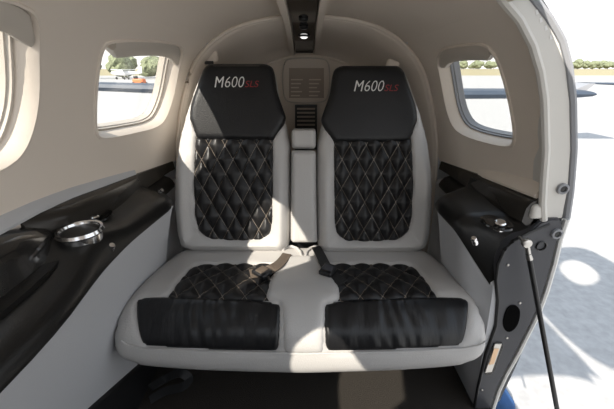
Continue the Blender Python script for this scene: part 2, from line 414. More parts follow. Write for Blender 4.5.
# side ledges (armrest shelves) ---------------------------------------
def hw(z, y): return float(sec(y, s_of_z(z, y))[0])
def ledge(side, y0, y1, label, extra=None):
    root = empty('side_ledge', (side * .52, (y0 + y1) / 2, -.40)); tag(root, label, 'armrest ledge'); kids = []
    def body(y):
        e, zt = edge(side, y); wx = hw(-.335, y) + .02; dz = (zt + .42) * .75
        g = math.exp(-((y - .66) / .085) ** 2) if side < 0 else 0
        q = [(e - .003, zt - .004), (e - .006, zt + .008 + .02 * g), (e + .0, zt + .022 - dz * .05 + .042 * g), (e + .012, -.385 + dz * .6 + .040 * g), (e + .045, -.374 + dz * .3 + .037 * g), (max(e + .06, wx - .060), -.366 + dz * .1 + .031 * g), (max(e + .065, wx - .045), -.352 + .018 * g), (max(e + .068, wx - .042), -.33), (wx, -.33), (wx, zt - .03), (e + .05, zt - .02)]
        return [(side * a, b) for a, b in q]
    kids.append(from_bm('shelf', loft_prof(np.linspace(y0, y1, 36), body), M['ledge']))
    def rail(y):
        wd = .048 * max(.3, min(1, (y - .56) / .12)) * min(1, max(.15, (1.28 - y) / .5)); wx = hw(-.31, y) + .004
        dz = -.05 * max(0, (y - .65) / .55)
        q = [(wx, -.282), (wx - wd * .4, -.284), (wx - wd * .85, -.300), (wx - wd, -.314), (wx - wd - .002, -.350), (wx - wd + .012, -.362), (wx, -.362)]
        return [(side * a, max(b + dz, -.37)) for a, b in q]
    kids.append(tag(from_bm('rail', loft_prof(np.linspace(.60 if side < 0 else y0, 1.27, 30), rail), M['rail']), 'dark glossy rail along the wall'))
    if extra: kids += extra(side)
    adopt(root, *kids); return root
def leftx(side):
    k = []
    # carbon trimmed armrest bulge near the viewer
    rings = []
    for t_ in np.linspace(0, 1, 22):
        y = -.2 + t_ * .92; f = max(.03, math.sin(min(1, (1 - t_) * 4.0) * math.pi / 2)) ; wx = hw(-.30, y)
        rings.append([Vector((side * a, y, b)) for a, b in ((wx + .01, -.36), (wx + .01, -.36 + .078 * f), (wx - .015 * f, -.36 + .080 * f), (wx - .040 * f, -.36 + .068 * f), (wx - .060 * f, -.36 + .035 * f), (wx - .070 * f, -.362))])
    k.append(tag(from_bm('armrest_cap', loft_bm(rings), M['carbon']), 'glossy carbon fibre cap of the armrest'))
    q = [on_z(u, v, -.372) for u, v in ((-40, 285), (0, 256), (36, 236), (52, 243), (66, 258), (60, 268), (30, 294), (0, 320), (-40, 355))]
    bm = bmesh.new(); a = [bm.verts.new((p.x, p.y, -.378)) for p in q]; b = [bm.verts.new((p.x * .998, p.y, -.362)) for p in q]
    bm.faces.new(b); n = len(q)
    for i in range(n): bm.faces.new((a[i], a[(i + 1) % n], b[(i + 1) % n], b[i]))
    bmesh.ops.bevel(bm, geom=[e for e in bm.edges if all(v in b for v in e.verts)], offset=.004, segments=2, affect='EDGES')
    k.append(tag(from_bm('table_lid', bm, M['ledge']), 'black lid over the folding table'))
    return k
L1 = ledge(-1, -.5, 1.2, 'long black armrest ledge along the left wall under its two windows', leftx)
L2 = ledge(1, .745, 1.2, 'short black armrest ledge between right seat and the open doorway')
# chrome cup holder on the left, knobs and studs
def cup_holder():
    c = on_z(80, 231, -.335); r = .042
    t_ = empty('cup_holder', c); tag(t_, 'shiny chrome cup holder ring set in the left black ledge', 'cup holder')
    a = from_bm('rim', lathe_bm([(r - .002, .001), (r + .003, -.006), (r + .007, -.001), (r + .004, .006), (r - .001, .005), (r - .003, .0)], c, cap=False), M['chrome'])
    d_ = from_bm('well', lathe_bm([(0, -.060), (r * .84, -.059), (r * .90, -.054), (r - .002, .002), (r + .002, -.002), (r * .94, -.056), (r * .86, -.063), (0, -.064)], c), M['chrome'])
    b = from_bm('dark_well_base', lathe_bm([(r * .8, -.058), (r * .8, -.056), (0, -.056)], c), M['plastic'])  # black disc paints the shaded depth of the well, not a separate pad
    sh = L1.children[0]; ct_ = from_bm('t', lathe_bm([(0, -.09), (r + .001, -.09), (r + .001, .05), (0, .05)], c - L1.location), M['ledge'])
    bpy.context.view_layer.update(); ct_.location = L1.location
    md = sh.modifiers.new('b', 'BOOLEAN'); md.object = ct_; md.operation = 'DIFFERENCE'; md.solver = 'EXACT'
    bpy.context.view_layer.update(); me = bpy.data.meshes.new_from_object(sh.evaluated_get(bpy.context.evaluated_depsgraph_get()))
    sh.modifiers.clear(); sh.data = me; bpy.data.objects.remove(ct_)
    try: me.set_sharp_from_angle(angle=math.radians(42))
    except Exception: pass
    adopt(t_, a, b, d_)
cup_holder()
def knob(c, axis, label, cat='knob', name='knob', s=1.0):
    ax = Vector(axis)
    t_ = empty(name, c); tag(t_, label, cat)
    a = from_bm('collar', lathe_bm([(.012 * s, -.006), (.012 * s, .003), (.009 * s, .005), (.008 * s, .009)], c, ax, 20), M['chrome'])
    b = from_bm('cap', lathe_bm([(.007 * s, .008), (.012 * s, .010), (.0125 * s, .015), (.010 * s, .018), (0, .019)], c, ax, 20), M['chrome'])
    adopt(t_, a, b)
knob(on_z(95, 222, -.362), (0, 0, 1), 'small chrome jack knob behind the chrome cup holder')
knob(on_z(111, 249, -.396), (.5, -.3, .8), 'tiny chrome stud on inner edge of the left ledge, below the cup holder', 'stud', 'stud', .6)
knob(on_z(499, 227, -.366), (-.1, -.2, 1), 'chrome jack knob on the right black ledge beside the door frame', s=1.1)
knob(on_z(475, 242, -.398), (-.5, -.3, .8), 'tiny chrome stud on inner edge of the right ledge', 'stud', 'stud', .6)
knob(on_z(160, 192, -.36), (.6, -.3, .5), 'tiny chrome stud on the left ledge close to the left backrest', 'stud', 'stud', .5)

for c_, l_ in ((on_z(97, 218, -.358), 'shallow glossy black dish in the left ledge around the jack knob'), (on_z(496, 224, -.362), 'shallow glossy black dish in the right ledge around the jack knob')):
    bm = lathe_bm([(.040, .002), (.038, .006), (.034, .005), (.026, .002), (0, .001)], (0, 0, 0), n=36)
    for v in bm.verts: v.co = Vector((v.co.x * .9, v.co.y * 1.15, v.co.z)) + c_
    tag(from_bm('knob_dish', bm, M['gloss']), l_, 'recess')
# shaded scoops in the lining above both rails ------------------------
def scoop(side, y0, y1):
    rings = []
    for y in np.linspace(y0, y1, 16):
        t_ = (y - y0) / (y1 - y0); f = max(.02, 1 - t_) ** .6; wx = hw(-.30, y)
        dz = -.05 * max(0, (y - .65) / .55); rings.append([Vector((side * a, y, b + dz)) for a, b in ((wx + .01, -.295), (wx - .026 * f, -.286), (wx - .028 * f, -.280), (wx - .022 * f, -.276 + .004 * f), (wx - .005 * f, -.272 + .035 * f), (wx + .01, -.268 + .04 * f))])
    return loft_bm(rings)
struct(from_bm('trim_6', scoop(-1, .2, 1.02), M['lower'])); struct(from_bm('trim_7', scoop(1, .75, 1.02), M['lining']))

# ------------------------------------------------------------------ door jamb at the right (its aft edge is all the photograph shows)
def plate(name, pts, y, th, m, parent=None, bev=.004, sm=2, px=True, holes=()):
    q = [(on_y(u, v, y).x, on_y(u, v, y).z) for u, v in pts] if px else pts
    if sm: q = chaikin(q, sm)
    bm = bmesh.new(); f = bm.faces.new([bm.verts.new((a, y, b)) for a, b in q])
    r = bmesh.ops.extrude_face_region(bm, geom=[f]); bmesh.ops.translate(bm, vec=(0, th, 0), verts=[v for v in r['geom'] if isinstance(v, bmesh.types.BMVert)])
    if bev:
        bmesh.ops.bevel(bm, geom=[e for e in bm.edges if all(abs(v.co.y - y) < 1e-5 for v in e.verts)], offset=bev, segments=2, affect='EDGES')
    return from_bm(name, bm, m, parent)
door = struct(empty('door_1', (.6, .75, -.5))); dk = []
inner = [(470, -40), (490, -20), (505, 0), (522, 20), (535, 45), (543, 72), (547, 100), (548.5, 150), (546, 185), (545, 203), (546, 220)]
outer = [(563, 219), (569, 190), (572, 150), (571, 100), (567, 66), (560, 40), (547, 18), (533, 0), (514, -22), (495, -42)]
dk.append(tag(plate('upper_jamb', inner + outer, .742, .05, M['jamb'], sm=0), 'pale upper frame of the doorway'))
low = [(545, 219), (565, 219), (558, 240), (553, 262), (545, 290), (537, 312), (528, 330), (517, 352), (505, 373), (497, 390), (490, 412), (482, 440), (462, 440), (474, 409), (478, 387), (486, 353), (496, 325), (498, 300), (496, 280), (498, 264), (504, 250), (513, 241), (530, 232)]
dk.append(tag(plate('lower_jamb', low, .732, .06, M['charcoal'], sm=1), 'charcoal lower panel of the door frame'))
inn = [on_y(u, v, .734) for u, v in low[13:]] + [on_y(549, 224, .734)]
dk.append(from_bm('edge_bead', tube_bm([inn[i] for i in range(len(inn))], .005, 8), M['plastic']))
rl = [on_y(u + 1.5, v, .735) for u, v in low[1:12]]
dk.append(tag(from_bm('metal_edge', tube_bm(rl, .0075, 8), M['alu']), 'pale metal edge of the doorway'))
ol = [on_y(u + 1, v, .745) for u, v in resample([(565, 218)] + outer[1:], 9, False)]
dk.append(tag(from_bm('seal', tube_bm([p for p in ol], .009, 8), M['seal']), 'grey rubber door seal'))
ol = [on_y(u - 2.5, v, .74) for u, v in inner]
dk.append(from_bm('inner_bead', tube_bm(ol, .009, 8), M['jamb']))
adopt(door, *dk)
# end cap of the ledge rail
a = on_y(538, 212, .745); cap = from_bm('rail_end_cap', box_bm((a.x - .003, .76, a.z + .002), (.036, .05, .040), .010), M['jamb']); tag(cap, 'cream end cap where right rail meets the door frame', 'trim cap')
# latch sockets
def socket(c, label):
    t_ = empty('latch_socket', c); tag(t_, label, 'socket')
    a_ = from_bm('ring', lathe_bm([(.008, -.004), (.008, .002), (.009, .004), (.0135, .003), (.0145, -.006)], c, Vector((0, -1, 0)), 24, cap=False), M['seal'])
    b_ = from_bm('bore', lathe_bm([(0, -.001), (.008, -.001), (.008, .0005)], c, Vector((0, -1, 0)), 20), M['gloss']); adopt(t_, a_, b_)
socket(on_y(563, 189, .738), 'round dark latch socket on the pale upper door frame'); socket(on_y(557, 234, .729), 'round dark latch socket at top of the charcoal door panel')
# small things on the charcoal jamb
sl_ = plate('finger_slot', [(508, 306), (517, 305), (521, 312), (518, 326), (510, 333), (504, 330), (503, 320)], .7295, .004, M['void'], bev=0, sm=2); tag(sl_, 'black oval finger opening in the charcoal door panel', 'opening')  # flat black plate, the dark inside the opening put into its colour
lt = empty('door_striker', on_y(493, 358, .73)); tag(lt, 'latch striker plate with tan insert low on the charcoal door panel', 'striker')
k1 = plate('recess', [(494, 342), (505, 343), (499, 358), (494, 374), (484, 376), (487, 362)], .7295, .004, M['gloss'], bev=0, sm=1)
k2 = plate('striker_plate', [(495, 344), (502, 344), (492, 372), (485, 373)], .727, .003, M['steel'], bev=.0008, sm=0)
k3 = plate('insert', [(494, 349), (499, 349), (494, 364), (489, 365)], .7255, .0015, M['brass'], bev=0, sm=0)
adopt(lt, k1, k2, k3)
for u, v, l in ((508, 265, 'screw head above the finger opening, nearest the rod end'), (520, 303, 'screw head just above the oval finger opening'), (507, 338, 'screw head just below the oval finger opening'), (482, 390, 'lowest screw head on the charcoal door panel')):
    o = from_bm('screw', lathe_bm([(.0035, -.003), (.0035, .001), (.0015, .002), (0, .002)], on_y(u, v, .731), Vector((0, -1, 0)), 12), M['steel']); tag(o, l, 'screw', 'screws on the charcoal door panel')
dash = [(533, 8), (537, 16), (542, 24), (547, 33)]  # four small white boxes along the upper door frame
for i, (u, v) in enumerate(dash):
    wd_ = ('topmost', 'second from the top', 'third from the top', 'lowest')[i]
    p = on_y(u + 4, v + 4, .7415); o = from_bm('white_dash', box_bm(p, (.005, .0006, .009), rot=Matrix.Rotation(-.45, 3, 'Y')), M['white'])
    tag(o, 'small white dash mark on the curved upper door frame, %s of four' % wd_, 'marking', 'white dash marks on the upper door frame')
# strut rod
A = on_y(526.5, 243, .70); B = on_y(557, 409, .63); B = A + (B - A) * 1.35
rod = empty('support_rod', A); tag(rod, 'thin black door support rod hanging from the charcoal door frame', 'rod')
n_ = (B - A).normalized()
k = [from_bm('rod', tube_bm([A + n_ * .03, B], .0062, 12), M['plastic']), tag(from_bm('rod_end', tube_bm([A + n_ * .006, A + n_ * .03, A + n_ * .045, A + n_ * .047], [.006, .006, .0078, .0078], 12), M['steel']), 'steel end fitting'),
     tag(from_bm('ball_joint', lathe_bm([(.004, -.03), (.004, -.008), (.011, -.006), (.0125, 0), (.011, .006), (.006, .008), (0, .0085)], A, Vector((0, -1, 0)), 20), M['steel']), 'steel ball joint')]
adopt(rod, *k)
c = on_y(541, 246, .731); o = from_bm('recess_cup', lathe_bm([(.013, -.002), (.014, .002), (.012, .003), (.010, -.001), (0, -.0015)], c, Vector((0, -1, 0)), 24), M['gloss']); tag(o, 'small dark round recess beside the rod end', 'recess')

# raised upper door leaf: out of the frame, its shade falls on the tarmac
dl = struct(empty('door_2', (.7, .35, .5)))
hl = np.linspace(0, 1, 14); C0 = Vector((.46, 0, .17)); C1 = Vector((1.32, 0, .93))
def leaf(y, t_, off): 
    p = C0.lerp(C1, t_); nrm = Vector((-(C1 - C0).z, 0, (C1 - C0).x)).normalized(); p = p + nrm * (math.sin(t_ * math.pi) * .10 + off); return Vector((p.x, y, p.z))
dom = chaikin([(-.8, 0), (.72, 0), (.72, .6), (.60, .93), (.35, 1.0), (-.55, 1.0), (-.8, .8)], 3); hole = chaikin([(.0, .46), (.46, .46), (.46, .76), (.0, .76)], 3)
for nm, off, m_ in (('outer_skin', .05, M['paint']), ('inner_lining', 0, M['lining'])):
    vs, T, n, _ = fill(dom, .05, [hole]); bm = bmesh.new(); V = [bm.verts.new(leaf(a, b, off)) for a, b in vs]
    for t_ in T: bm.faces.new([V[i] for i in t_])
    adopt(dl, from_bm(nm, bm, m_))

# ------------------------------------------------------------------ ceiling spine with reading lamp
sp_root = empty('ceiling_panel', (-.012, 1.1, .17)); tag(sp_root, 'long black ceiling strip between two beige rails above the seats', 'ceiling panel')
def spine(y, d=0): return float(sec(y, 0)[1]) - .022 - d
ysp = np.linspace(-.4, 1.70, 40)
def strip(x0, x1, zt, zb): return loft_bm([[Vector((-.012 + a, y, spine(y) + b)) for a, b in ((x0, zt), (x0 + .003, zb), (x1 - .003, zb), (x1, zt))] for y in ysp])
k = [from_bm('black_strip', strip(-.044, .044, .012, -.006), M['gloss']), from_bm('side_rail', strip(-.070, -.044, .014, -.014), M['lining']), from_bm('side_rail', strip(.044, .070, .014, -.014), M['lining'])]
for yy in (1.22, 1.33):
    k.append(from_bm('air_vent', lathe_bm([(.016, 0), (.016, -.006), (.010, -.010), (0, -.010)], Vector((-.012, yy, spine(yy) - .006)), n=24), M['plastic']))
adopt(sp_root, *k)
pl = None
yl = 1.44; c = Vector((-.012, yl, spine(yl) - .006)); lamp = empty('reading_lamp', c); tag(lamp, 'small lit oval reading lamp in the black ceiling strip', 'lamp')
adopt(lamp, from_bm('bezel', lathe_bm([(.024, .002), (.024, -.003), (.018, -.005), (.016, -.002)], c, n=24, cap=False), M['plastic']), tag(from_bm('lens', lathe_bm([(.016, -.001), (.014, -.006), (.008, -.010), (0, -.011)], c, n=24), M['lamp']), 'glowing white lens'))

# bulkhead panel -----------------------------------------------------
def bulk(pts, y): return [(on_y(u, v, y).x, on_y(u, v, y).z) for u, v in pts]
bp_root = empty('access_panel', on_y(306, 80, 1.71)); tag(bp_root, 'rounded beige access panel on the aft bulkhead between the headrests', 'panel')
o_ = [(290, 58), (322, 58), (329, 62), (330, 80), (328, 98), (322, 103), (290, 103), (284, 98), (282, 80), (284, 62)]
k1 = plate('panel_frame', o_, 1.715, .02, M['lining'], bev=.006, sm=2)
rr = chaikin(bulk(o_, 1.713), 2); k2 = from_bm('seam', tube_bm([Vector((a, 1.714, b)) for a, b in rr], .0035, 6, closed=True), M['shade'])
k3 = plate('placard', [(289, 68), (324, 68), (324, 98), (289, 98)], 1.711, .006, M['placard'], bev=.002, sm=0)
adopt(bp_root, k1, k2, k3)
txm = []
for i in range(5):
    for (u0, u1) in ((291, 303), (309, 321)):
        v = 79 + i * 4; a_ = on_y(u0, v, 1.7095); b_ = on_y(u1 - (i * 7 % 5), v + 1.3, 1.7095)
        txm.append(from_bm('text_line', box_bm((a_ + b_) / 2, (b_.x - a_.x, .001, a_.z - b_.z)), M['lining'], smooth=False))
adopt(bp_root, *txm)
vent = empty('bulkhead_grille', on_y(306, 115, 1.715)); tag(vent, 'narrow dark slatted grille below the bulkhead panel', 'grille')
kk = [plate('grille_frame', [(295, 105), (317, 105), (317, 150), (295, 150)], 1.715, .02, M['plastic'], bev=.002, sm=0)]
for v in range(108, 128, 4):
    a_ = on_y(297, v, 1.712); b_ = on_y(315, v + 1.6, 1.712); kk.append(from_bm('slat', box_bm((a_ + b_) / 2, (b_.x - a_.x, .006, a_.z - b_.z)), M['placard'], smooth=False))
adopt(vent, *kk)

# ------------------------------------------------------------------ the bench seat
C303 = 303.5
mir = lambda pts: [(2 * C303 - u, v) for u, v in pts]
seat = empty('bench_seat', (-.013, .95, -1.05)); tag(seat, 'cream and black quilted leather two-place bench seat across the cabin', 'bench seat')
BK = Prof([(1.06, -.75), (1.085, -.64), (1.105, -.55), (1.14, -.40), (1.18, -.24), (1.21, -.12), (1.238, 0.0), (1.25, .05)]); BK.sg = 1
CU = Prof([(1.14, -.675), (1.05, -.672), (.93, -.665), (.83, -.655), (.765, -.662), (.722, -.69), (.705, -.73), (.700, -.775), (.708, -.815), (.73, -.85)]); CU.sg = -1
def lst(pts, S, h=0.0): return resample([S.px(u, v, h) for u, v in pts], .016)
full = [(209, 63.5), (267, 63.5), (273, 67), (277, 92), (284.5, 122), (289.5, 142), (290.5, 180), (290, 225), (289, 246), (282, 252), (240, 252), (192, 251), (181, 247), (177, 232), (174.5, 205), (175, 170), (179, 140), (187, 110), (197, 82), (203, 67)]
head = [(209, 63.5), (267, 63.5), (273.5, 68), (277, 92), (286, 117), (284, 124), (273.5, 141), (235, 141), (197, 140), (189, 118), (190.5, 104), (199, 80), (203.5, 67)]
quil = [(195, 136), (234, 136), (274, 136), (274, 180), (273.5, 222), (271, 233), (262, 240.5), (235, 241.5), (209, 239.5), (198, 231), (194.5, 215), (193, 180)]
cq = [(194, 266), (232, 264), (278, 265), (276, 282), (274, 303), (220, 303), (165, 301), (172, 290), (183, 276)]
cp = [(136, 302), (143, 298.5), (166, 297.5), (220, 299), (268, 301.5), (281, 305), (281, 328), (279.5, 349), (274, 351), (210, 349.5), (147, 346), (142, 342), (137, 322)]
bench = [(186, 252), (240, 250), (303.5, 250), (367, 250), (421, 252), (432, 257), (452, 274), (468, 292), (482, 315), (487, 335), (486, 347), (479, 357), (455, 364), (400, 367), (303.5, 368.5)]
bench = bench + [(2 * C303 - u - 6 * min(1, max(0, (v - 262) / 50)), v) for u, v in bench[:-1]][::-1]
# remove duplicated centre-back points
bench = [p for i, p in enumerate(bench) if p not in bench[:i]]
H = .028
bench2 = chaikin(lst(bench, CU, .012), 1)
cqL = chaikin(lst(cq, CU, .03), 2); cpL = chaikin(lst(cp, CU, .03), 2)
X0 = CU.px(C303, 300)[0] * 0 - .0135
mr = lambda poly: [(2 * X0 - a, b) for a, b in poly][::-1]
cqR = mr(cqL); cpR = mr(cpL)
def bench_h(x, s, d):
    h = .040 * rnd(d, .05)
    P_ = np.stack([x, s], -1)
    for q in (cqL, cpL, cqR, cpR):
        ins = inside(P_, q); dd = dist(P_, q); h = h - np.where(ins, .013 * np.clip(dd / .01, 0, 1), 0)
    return h
cush = pad('seat_cushion', bench2, CU, bench_h, M['cream'], None, step=.012, skirt=.09)
QX, QT = .062, .098
def mkc(q, p, lab):
    a_ = pad('quilted_panel', q, CU, lambda x, s, d: .010 * rnd(d, .012), M['quilt'], None, step=.006, skirt=.012, quilt=(.068, .085, sum(c[0] for c in q) / len(q),     .1, .012), base=.021)
    def ph(x, s, d):
        xc = (min(c[0] for c in p) + max(c[0] for c in p)) / 2
        wr = np.sin(x * 210 + 3 * np.sin(s * 30 + x * 11)) * np.exp(-((x - xc) / .09) ** 2) * .0011 + np.sin(x * 95 + s * 20) * .0009
        return .013 * rnd(d, .014) + wr * np.clip(d / .02, 0, 1)
    b_ = pad('thigh_pad', p, CU, ph, M['wrinkled'], None, step=.006, skirt=.012, base=.0285)
    return [tag(a_, 'black diamond-quilted ' + lab), tag(b_, 'smooth creased black leather front of ' + lab)]
ck = mkc(cqL, cpL, 'left seat cushion') + mkc(cqR, cpR, 'right seat cushion')
cen = [(287, 259), (303.5, 257), (320, 259), (330, 270), (339, 285), (340, 299), (336, 303), (326, 306), (325, 320), (324, 352), (303.5, 353), (283, 352), (282, 320), (281, 306), (271, 303), (266.5, 299), (267.5, 286), (276, 270)]
ce = pad('center_cushion', chaikin(lst(cen, CU, .03), 2), CU, lambda x, s, d: .016 * rnd(d, .03), M['cream'], None, step=.008, skirt=.012, base=.033); ck.append(ce)
def seam_line(name, pts, S, h, r, m, closed=False, d=None):
    q = [S.px(u, v, h) for u, v in pts]; q = resample(q, .012, closed)
    arr = S.map(np.array([a[0] for a in q]), np.array([a[1] for a in q]), np.full(len(q), h)); return from_bm(name, tube_bm([Vector(p) for p in arr], r, 6, closed=closed), m)
ck.append(seam_line('front_piping', [(121, 341), (128, 346), (145, 349), (210, 352), (303.5, 354), (397, 352), (462, 349), (479, 346), (486, 341)], CU, .0425, .0030, M['cream']))
ck.append(seam_line('seam', [(284, 262), (283, 302)], CU, .0445, .0012, M['shade'])); ck.append(seam_line('seam', [(322, 262), (324, 302)], CU, .0445, .0012, M['shade']))
cu_root = cush
def adopt_m(parent, kids):                     # parts under a mesh at the world origin
    for q in kids: q.parent = parent
adopt_m(cush, ck); backs = [cush]

def text_on(S, s, u0, u1, vbase, vtop, m, name, parent, shear=.25, off=.0, bold=0.0, h=.05):
    cu = bpy.data.curves.new('t', 'FONT'); cu.body = s; cu.size = 1; cu.shear = shear; cu.offset = bold; cu.resolution_u = 4
    to = bpy.data.objects.new('t', cu); COL.objects.link(to); bpy.context.view_layer.update()
    me = bpy.data.meshes.new_from_object(to.evaluated_get(bpy.context.evaluated_depsgraph_get())); bpy.data.objects.remove(to)
    co = np.array([v.co[:] for v in me.vertices]); x0, x1 = co[:, 0].min(), co[:, 0].max(); y0, y1 = co[:, 1].min(), co[:, 1].max()
    a = S.px(u0, vbase, h); b = S.px(u1, vbase, h); c_ = S.px(u0, vtop, h)
    X = a[0] + (co[:, 0] - x0) / (x1 - x0) * (b[0] - a[0]); T = a[1] + (co[:, 1] - y0) / (y1 - y0) * (c_[1] - a[1])
    P = S.map(X, T, np.full(len(X), h))
    for i, v in enumerate(me.vertices): v.co = P[i]
    bm = bmesh.new(); bm.from_mesh(me); bpy.data.meshes.remove(me)
    r = bmesh.ops.extrude_face_region(bm, geom=bm.faces[:]); bmesh.ops.translate(bm, vec=(0, .004, 0), verts=[v for v in r['geom'] if isinstance(v, bmesh.types.BMVert)])
    o = from_bm(name, bm, m, parent, smooth=False); return o

def backrest(side):
    fl, hd, ql = (full, head, quil) if side < 0 else (mir(full), mir(head), mir(quil))
    if side > 0: fl = [(u, v + (2 if v < 100 else 1)) for u, v in fl]; hd = [(u, v + 2) for u, v in hd]; ql = [(u, v + 1) for u, v in ql]
    F_ = chaikin(lst(fl, BK, .01), 1); Hd = chaikin(lst(hd, BK, .03), 1); Q = chaikin(lst(ql, BK, .025), 2)
    tTop = max(p[1] for p in F_)
    def hf(x, s, d):
        P_ = np.stack([x, s], -1); h = .034 * rnd(d, .04)
        ins = inside(P_, Q); dd = dist(P_, Q); h -= np.where(ins, .018 * np.clip(dd / .01, 0, 1), 0)
        h += .018 * np.clip(1 - np.abs(d - .035) / .035, 0, 1) * np.clip((tTop - .30 - s) / .1, 0, 1)
        ins = inside(P_, Hd); h -= np.where(ins, .01 * np.clip(dist(P_, Hd) / .008, 0, 1), 0)
        return h
    sh = pad('backrest', F_, BK, hf, M['cream'], None, step=.009, skirt=.085)
    def hh(x, s, d): return .016 * rnd(d, .02)
    side_n = 'left' if side < 0 else 'right'
    a_ = tag(pad('headrest_pad', Hd, BK, hh, M['black'], sh, step=.009, skirt=.02, base=.026), 'smooth black leather headrest area')
    qc = sum(p[0] for p in Q) / len(Q)
    b_ = tag(pad('quilted_panel', Q, BK, lambda x, s, d: .008 * rnd(d, .012), M['quilt'], sh, step=.0055, skirt=.02, quilt=(.0575, .104, qc, .25, .014), base=.020), 'black diamond-quilted leather with light stitching')
    tag(sh, '%s cream backrest with black headrest and quilted centre' % side_n)
    o = (0, 0) if side < 0 else (139.5, 4)
    for s_, u0, u1, vb, vt, m_, bo in (('M', 214.5, 224.5, 87.2, 76.5, M['white'], .0), ('600', 225, 244.5, 87.2, 76.5, M['white'], -.012), ('SLS', 245, 259, 87.0, 80.6, M['red'], -.005)):
        e = text_on(BK, s_, u0 + o[0], u1 + o[0], vb + o[1], vt + o[1], m_, 'embroidery', sh, bold=bo, h=.0435); tag(e, ('white' if m_ is M['white'] else 'red') + ' embroidered ' + s_)
    return sh
for s_ in (-1, 1): backs.append(backrest(s_))
# centre armrest, folded up between the backrests
ar = [(291.5, 150), (316, 150), (316.5, 200), (317.5, 243), (290.5, 243), (290.5, 200)]
arm = pad('center_armrest', chaikin(lst(ar, BK, .03), 1), BK, lambda x, s, d: .030 * rnd(d, .018), M['cream'], None, step=.007, skirt=.07, base=.018)
art = [(293, 128), (315, 128), (316, 131), (316, 148.5), (291.5, 148.5), (291.5, 131)]
at_ = pad('armrest_hinge_cover', chaikin(lst(art, BK, .03), 1), BK, lambda x, s, d: .026 * rnd(d, .014), M['cream'], arm, step=.007, skirt=.07, base=.018)
backs.append(arm)
# dark core behind the cushions and the pedestal under them
core = from_bm('seat_frame', box_bm((-.013, 1.16, -.66), (.78, .08, .14), .01, bm=box_bm((-.013, 1.02, -.95), (.80, .30, .20), .02)), M['plastic']); backs.append(core)
bpy.context.view_layer.update()
for q in backs: q.parent = seat; q.matrix_parent_inverse = Matrix.Translation(seat.location).inverted()
# shoulder-belt guides beside the headrests
for (u, v, l) in ((211, 57, 'beige belt guide above outer corner of the left headrest'), (392, 68, 'beige belt guide beside outer corner of the right headrest')):
    p = on_y(u, v, 1.34); t_ = empty('belt_guide', p); tag(t_, l, 'belt guide')
    a_ = from_bm('bracket', box_bm(p + Vector((0, .01, .004)), (.05, .03, .05), .010, rot=Matrix.Rotation(.35 if u > 300 else -.1, 3, 'Y')), M['lining'])
    b_ = from_bm('slot', box_bm(p + Vector((.012 if u > 300 else -.008, -.006, -.02)), (.034, .012, .012), .004), M['plastic']); adopt(t_, a_, b_)
# lap belts
def strap(pts, wdt, m, name, parent=None, th=.0018):
    P = [Vector(p) for p in pts]; q = []
    for i in range(len(P) - 1):
        p0 = P[max(0, i - 1)]; p1 = P[i]; p2 = P[i + 1]; p3 = P[min(len(P) - 1, i + 2)]
        for k_ in range(6):
            t_ = k_ / 6; q.append(0.5 * ((2 * p1) + (p2 - p0) * t_ + (2 * p0 - 5 * p1 + 4 * p2 - p3) * t_ * t_ + (3 * p1 - p0 - 3 * p2 + p3) * t_ ** 3))
    q.append(P[-1]); rings = []
    for i, p in enumerate(q):
        d = (q[min(i + 1, len(q) - 1)] - q[max(i - 1, 0)]).normalized(); up = Vector((0, -.45, 1)).normalized(); s_ = d.cross(up).normalized(); n_ = s_.cross(d).normalized()
        rings.append([p + s_ * wdt / 2 + n_ * th, p - s_ * wdt / 2 + n_ * th, p - s_ * wdt / 2 - n_ * th, p + s_ * wdt / 2 - n_ * th])
    return from_bm(name, loft_bm(rings), m, parent, smooth=False)
def cup(u, v, h): a = CU.px(u, v, h); return Vector(CU.map(np.array([a[0]]), np.array([a[1]]), np.array([h]))[0])
def belt(pts, m, label, bpos, ang):
    base = cup(*pts[0]); t_ = empty('seat_belt', base); tag(t_, label, 'seat belt')
    P = [cup(*p) for p in pts]; kk = [strap(P, .034, m, 'webbing')]
    b = cup(*bpos); R_ = Matrix.Rotation(ang, 3, 'Z') @ Matrix.Rotation(.05, 3, 'X')
    kk.append(from_bm('buckle', box_bm(b, (.045, .055, .016), .005, rot=R_), M['plastic'])); kk.append(tag(from_bm('latch_plate', box_bm(b + Vector((0, 0, .009)), (.034, .028, .004), .0015, rot=R_), m if m is M['webtan'] else M['charcoal']), 'buckle cover'))
    adopt(t_, *kk)
belt([(287, 254, .045), (281, 262, .055), (273, 268, .058), (262, 272, .05), (250, 274, .05)], M['webtan'], 'brown webbing seat belt lying on left cushion beside the centre pad', (262, 272, .058), .9)
belt([(316, 247, .05), (321, 256, .055), (326, 266, .055), (333, 275, .050), (343, 283, .050)], M['web'], 'black webbing seat belt dropping onto right cushion beside the centre pad', (328, 270, .060), -.5)
for i, (ua, ub, l) in enumerate(((284, 301, 'left one of two small cream strap loops under the centre armrest'), (305, 322, 'right one of two small cream strap loops under the centre armrest'))):
    P = [cup(u, v, .03) + Vector((0, 0, .014)) for u, v in (((283, 253), (287, 250), (292, 249.5), (297, 251.5), (300.5, 255), (301.5, 260)) if i == 0 else ((325, 251), (320, 249.5), (315, 249.5), (310, 251.5), (306.5, 255), (305.5, 260)))]
    o = from_bm('strap_loop', tube_bm(P, .0055, 8), M['cream']); tag(o, l, 'strap')
# crumpled belt end on the floor under the left side
pts = [on_z(150, 388, -.98), on_z(165, 379, -1.0), on_z(180, 373, -.97), on_z(189, 379, -.99), on_z(182, 387, -1.0), on_z(166, 391, -1.02), on_z(150, 400, -1.03)]
lb_ = strap(pts, .028, M['web'], 'floor_belt'); tag(lb_, 'crumpled black strap under the left front corner of the bench seat', 'strap')

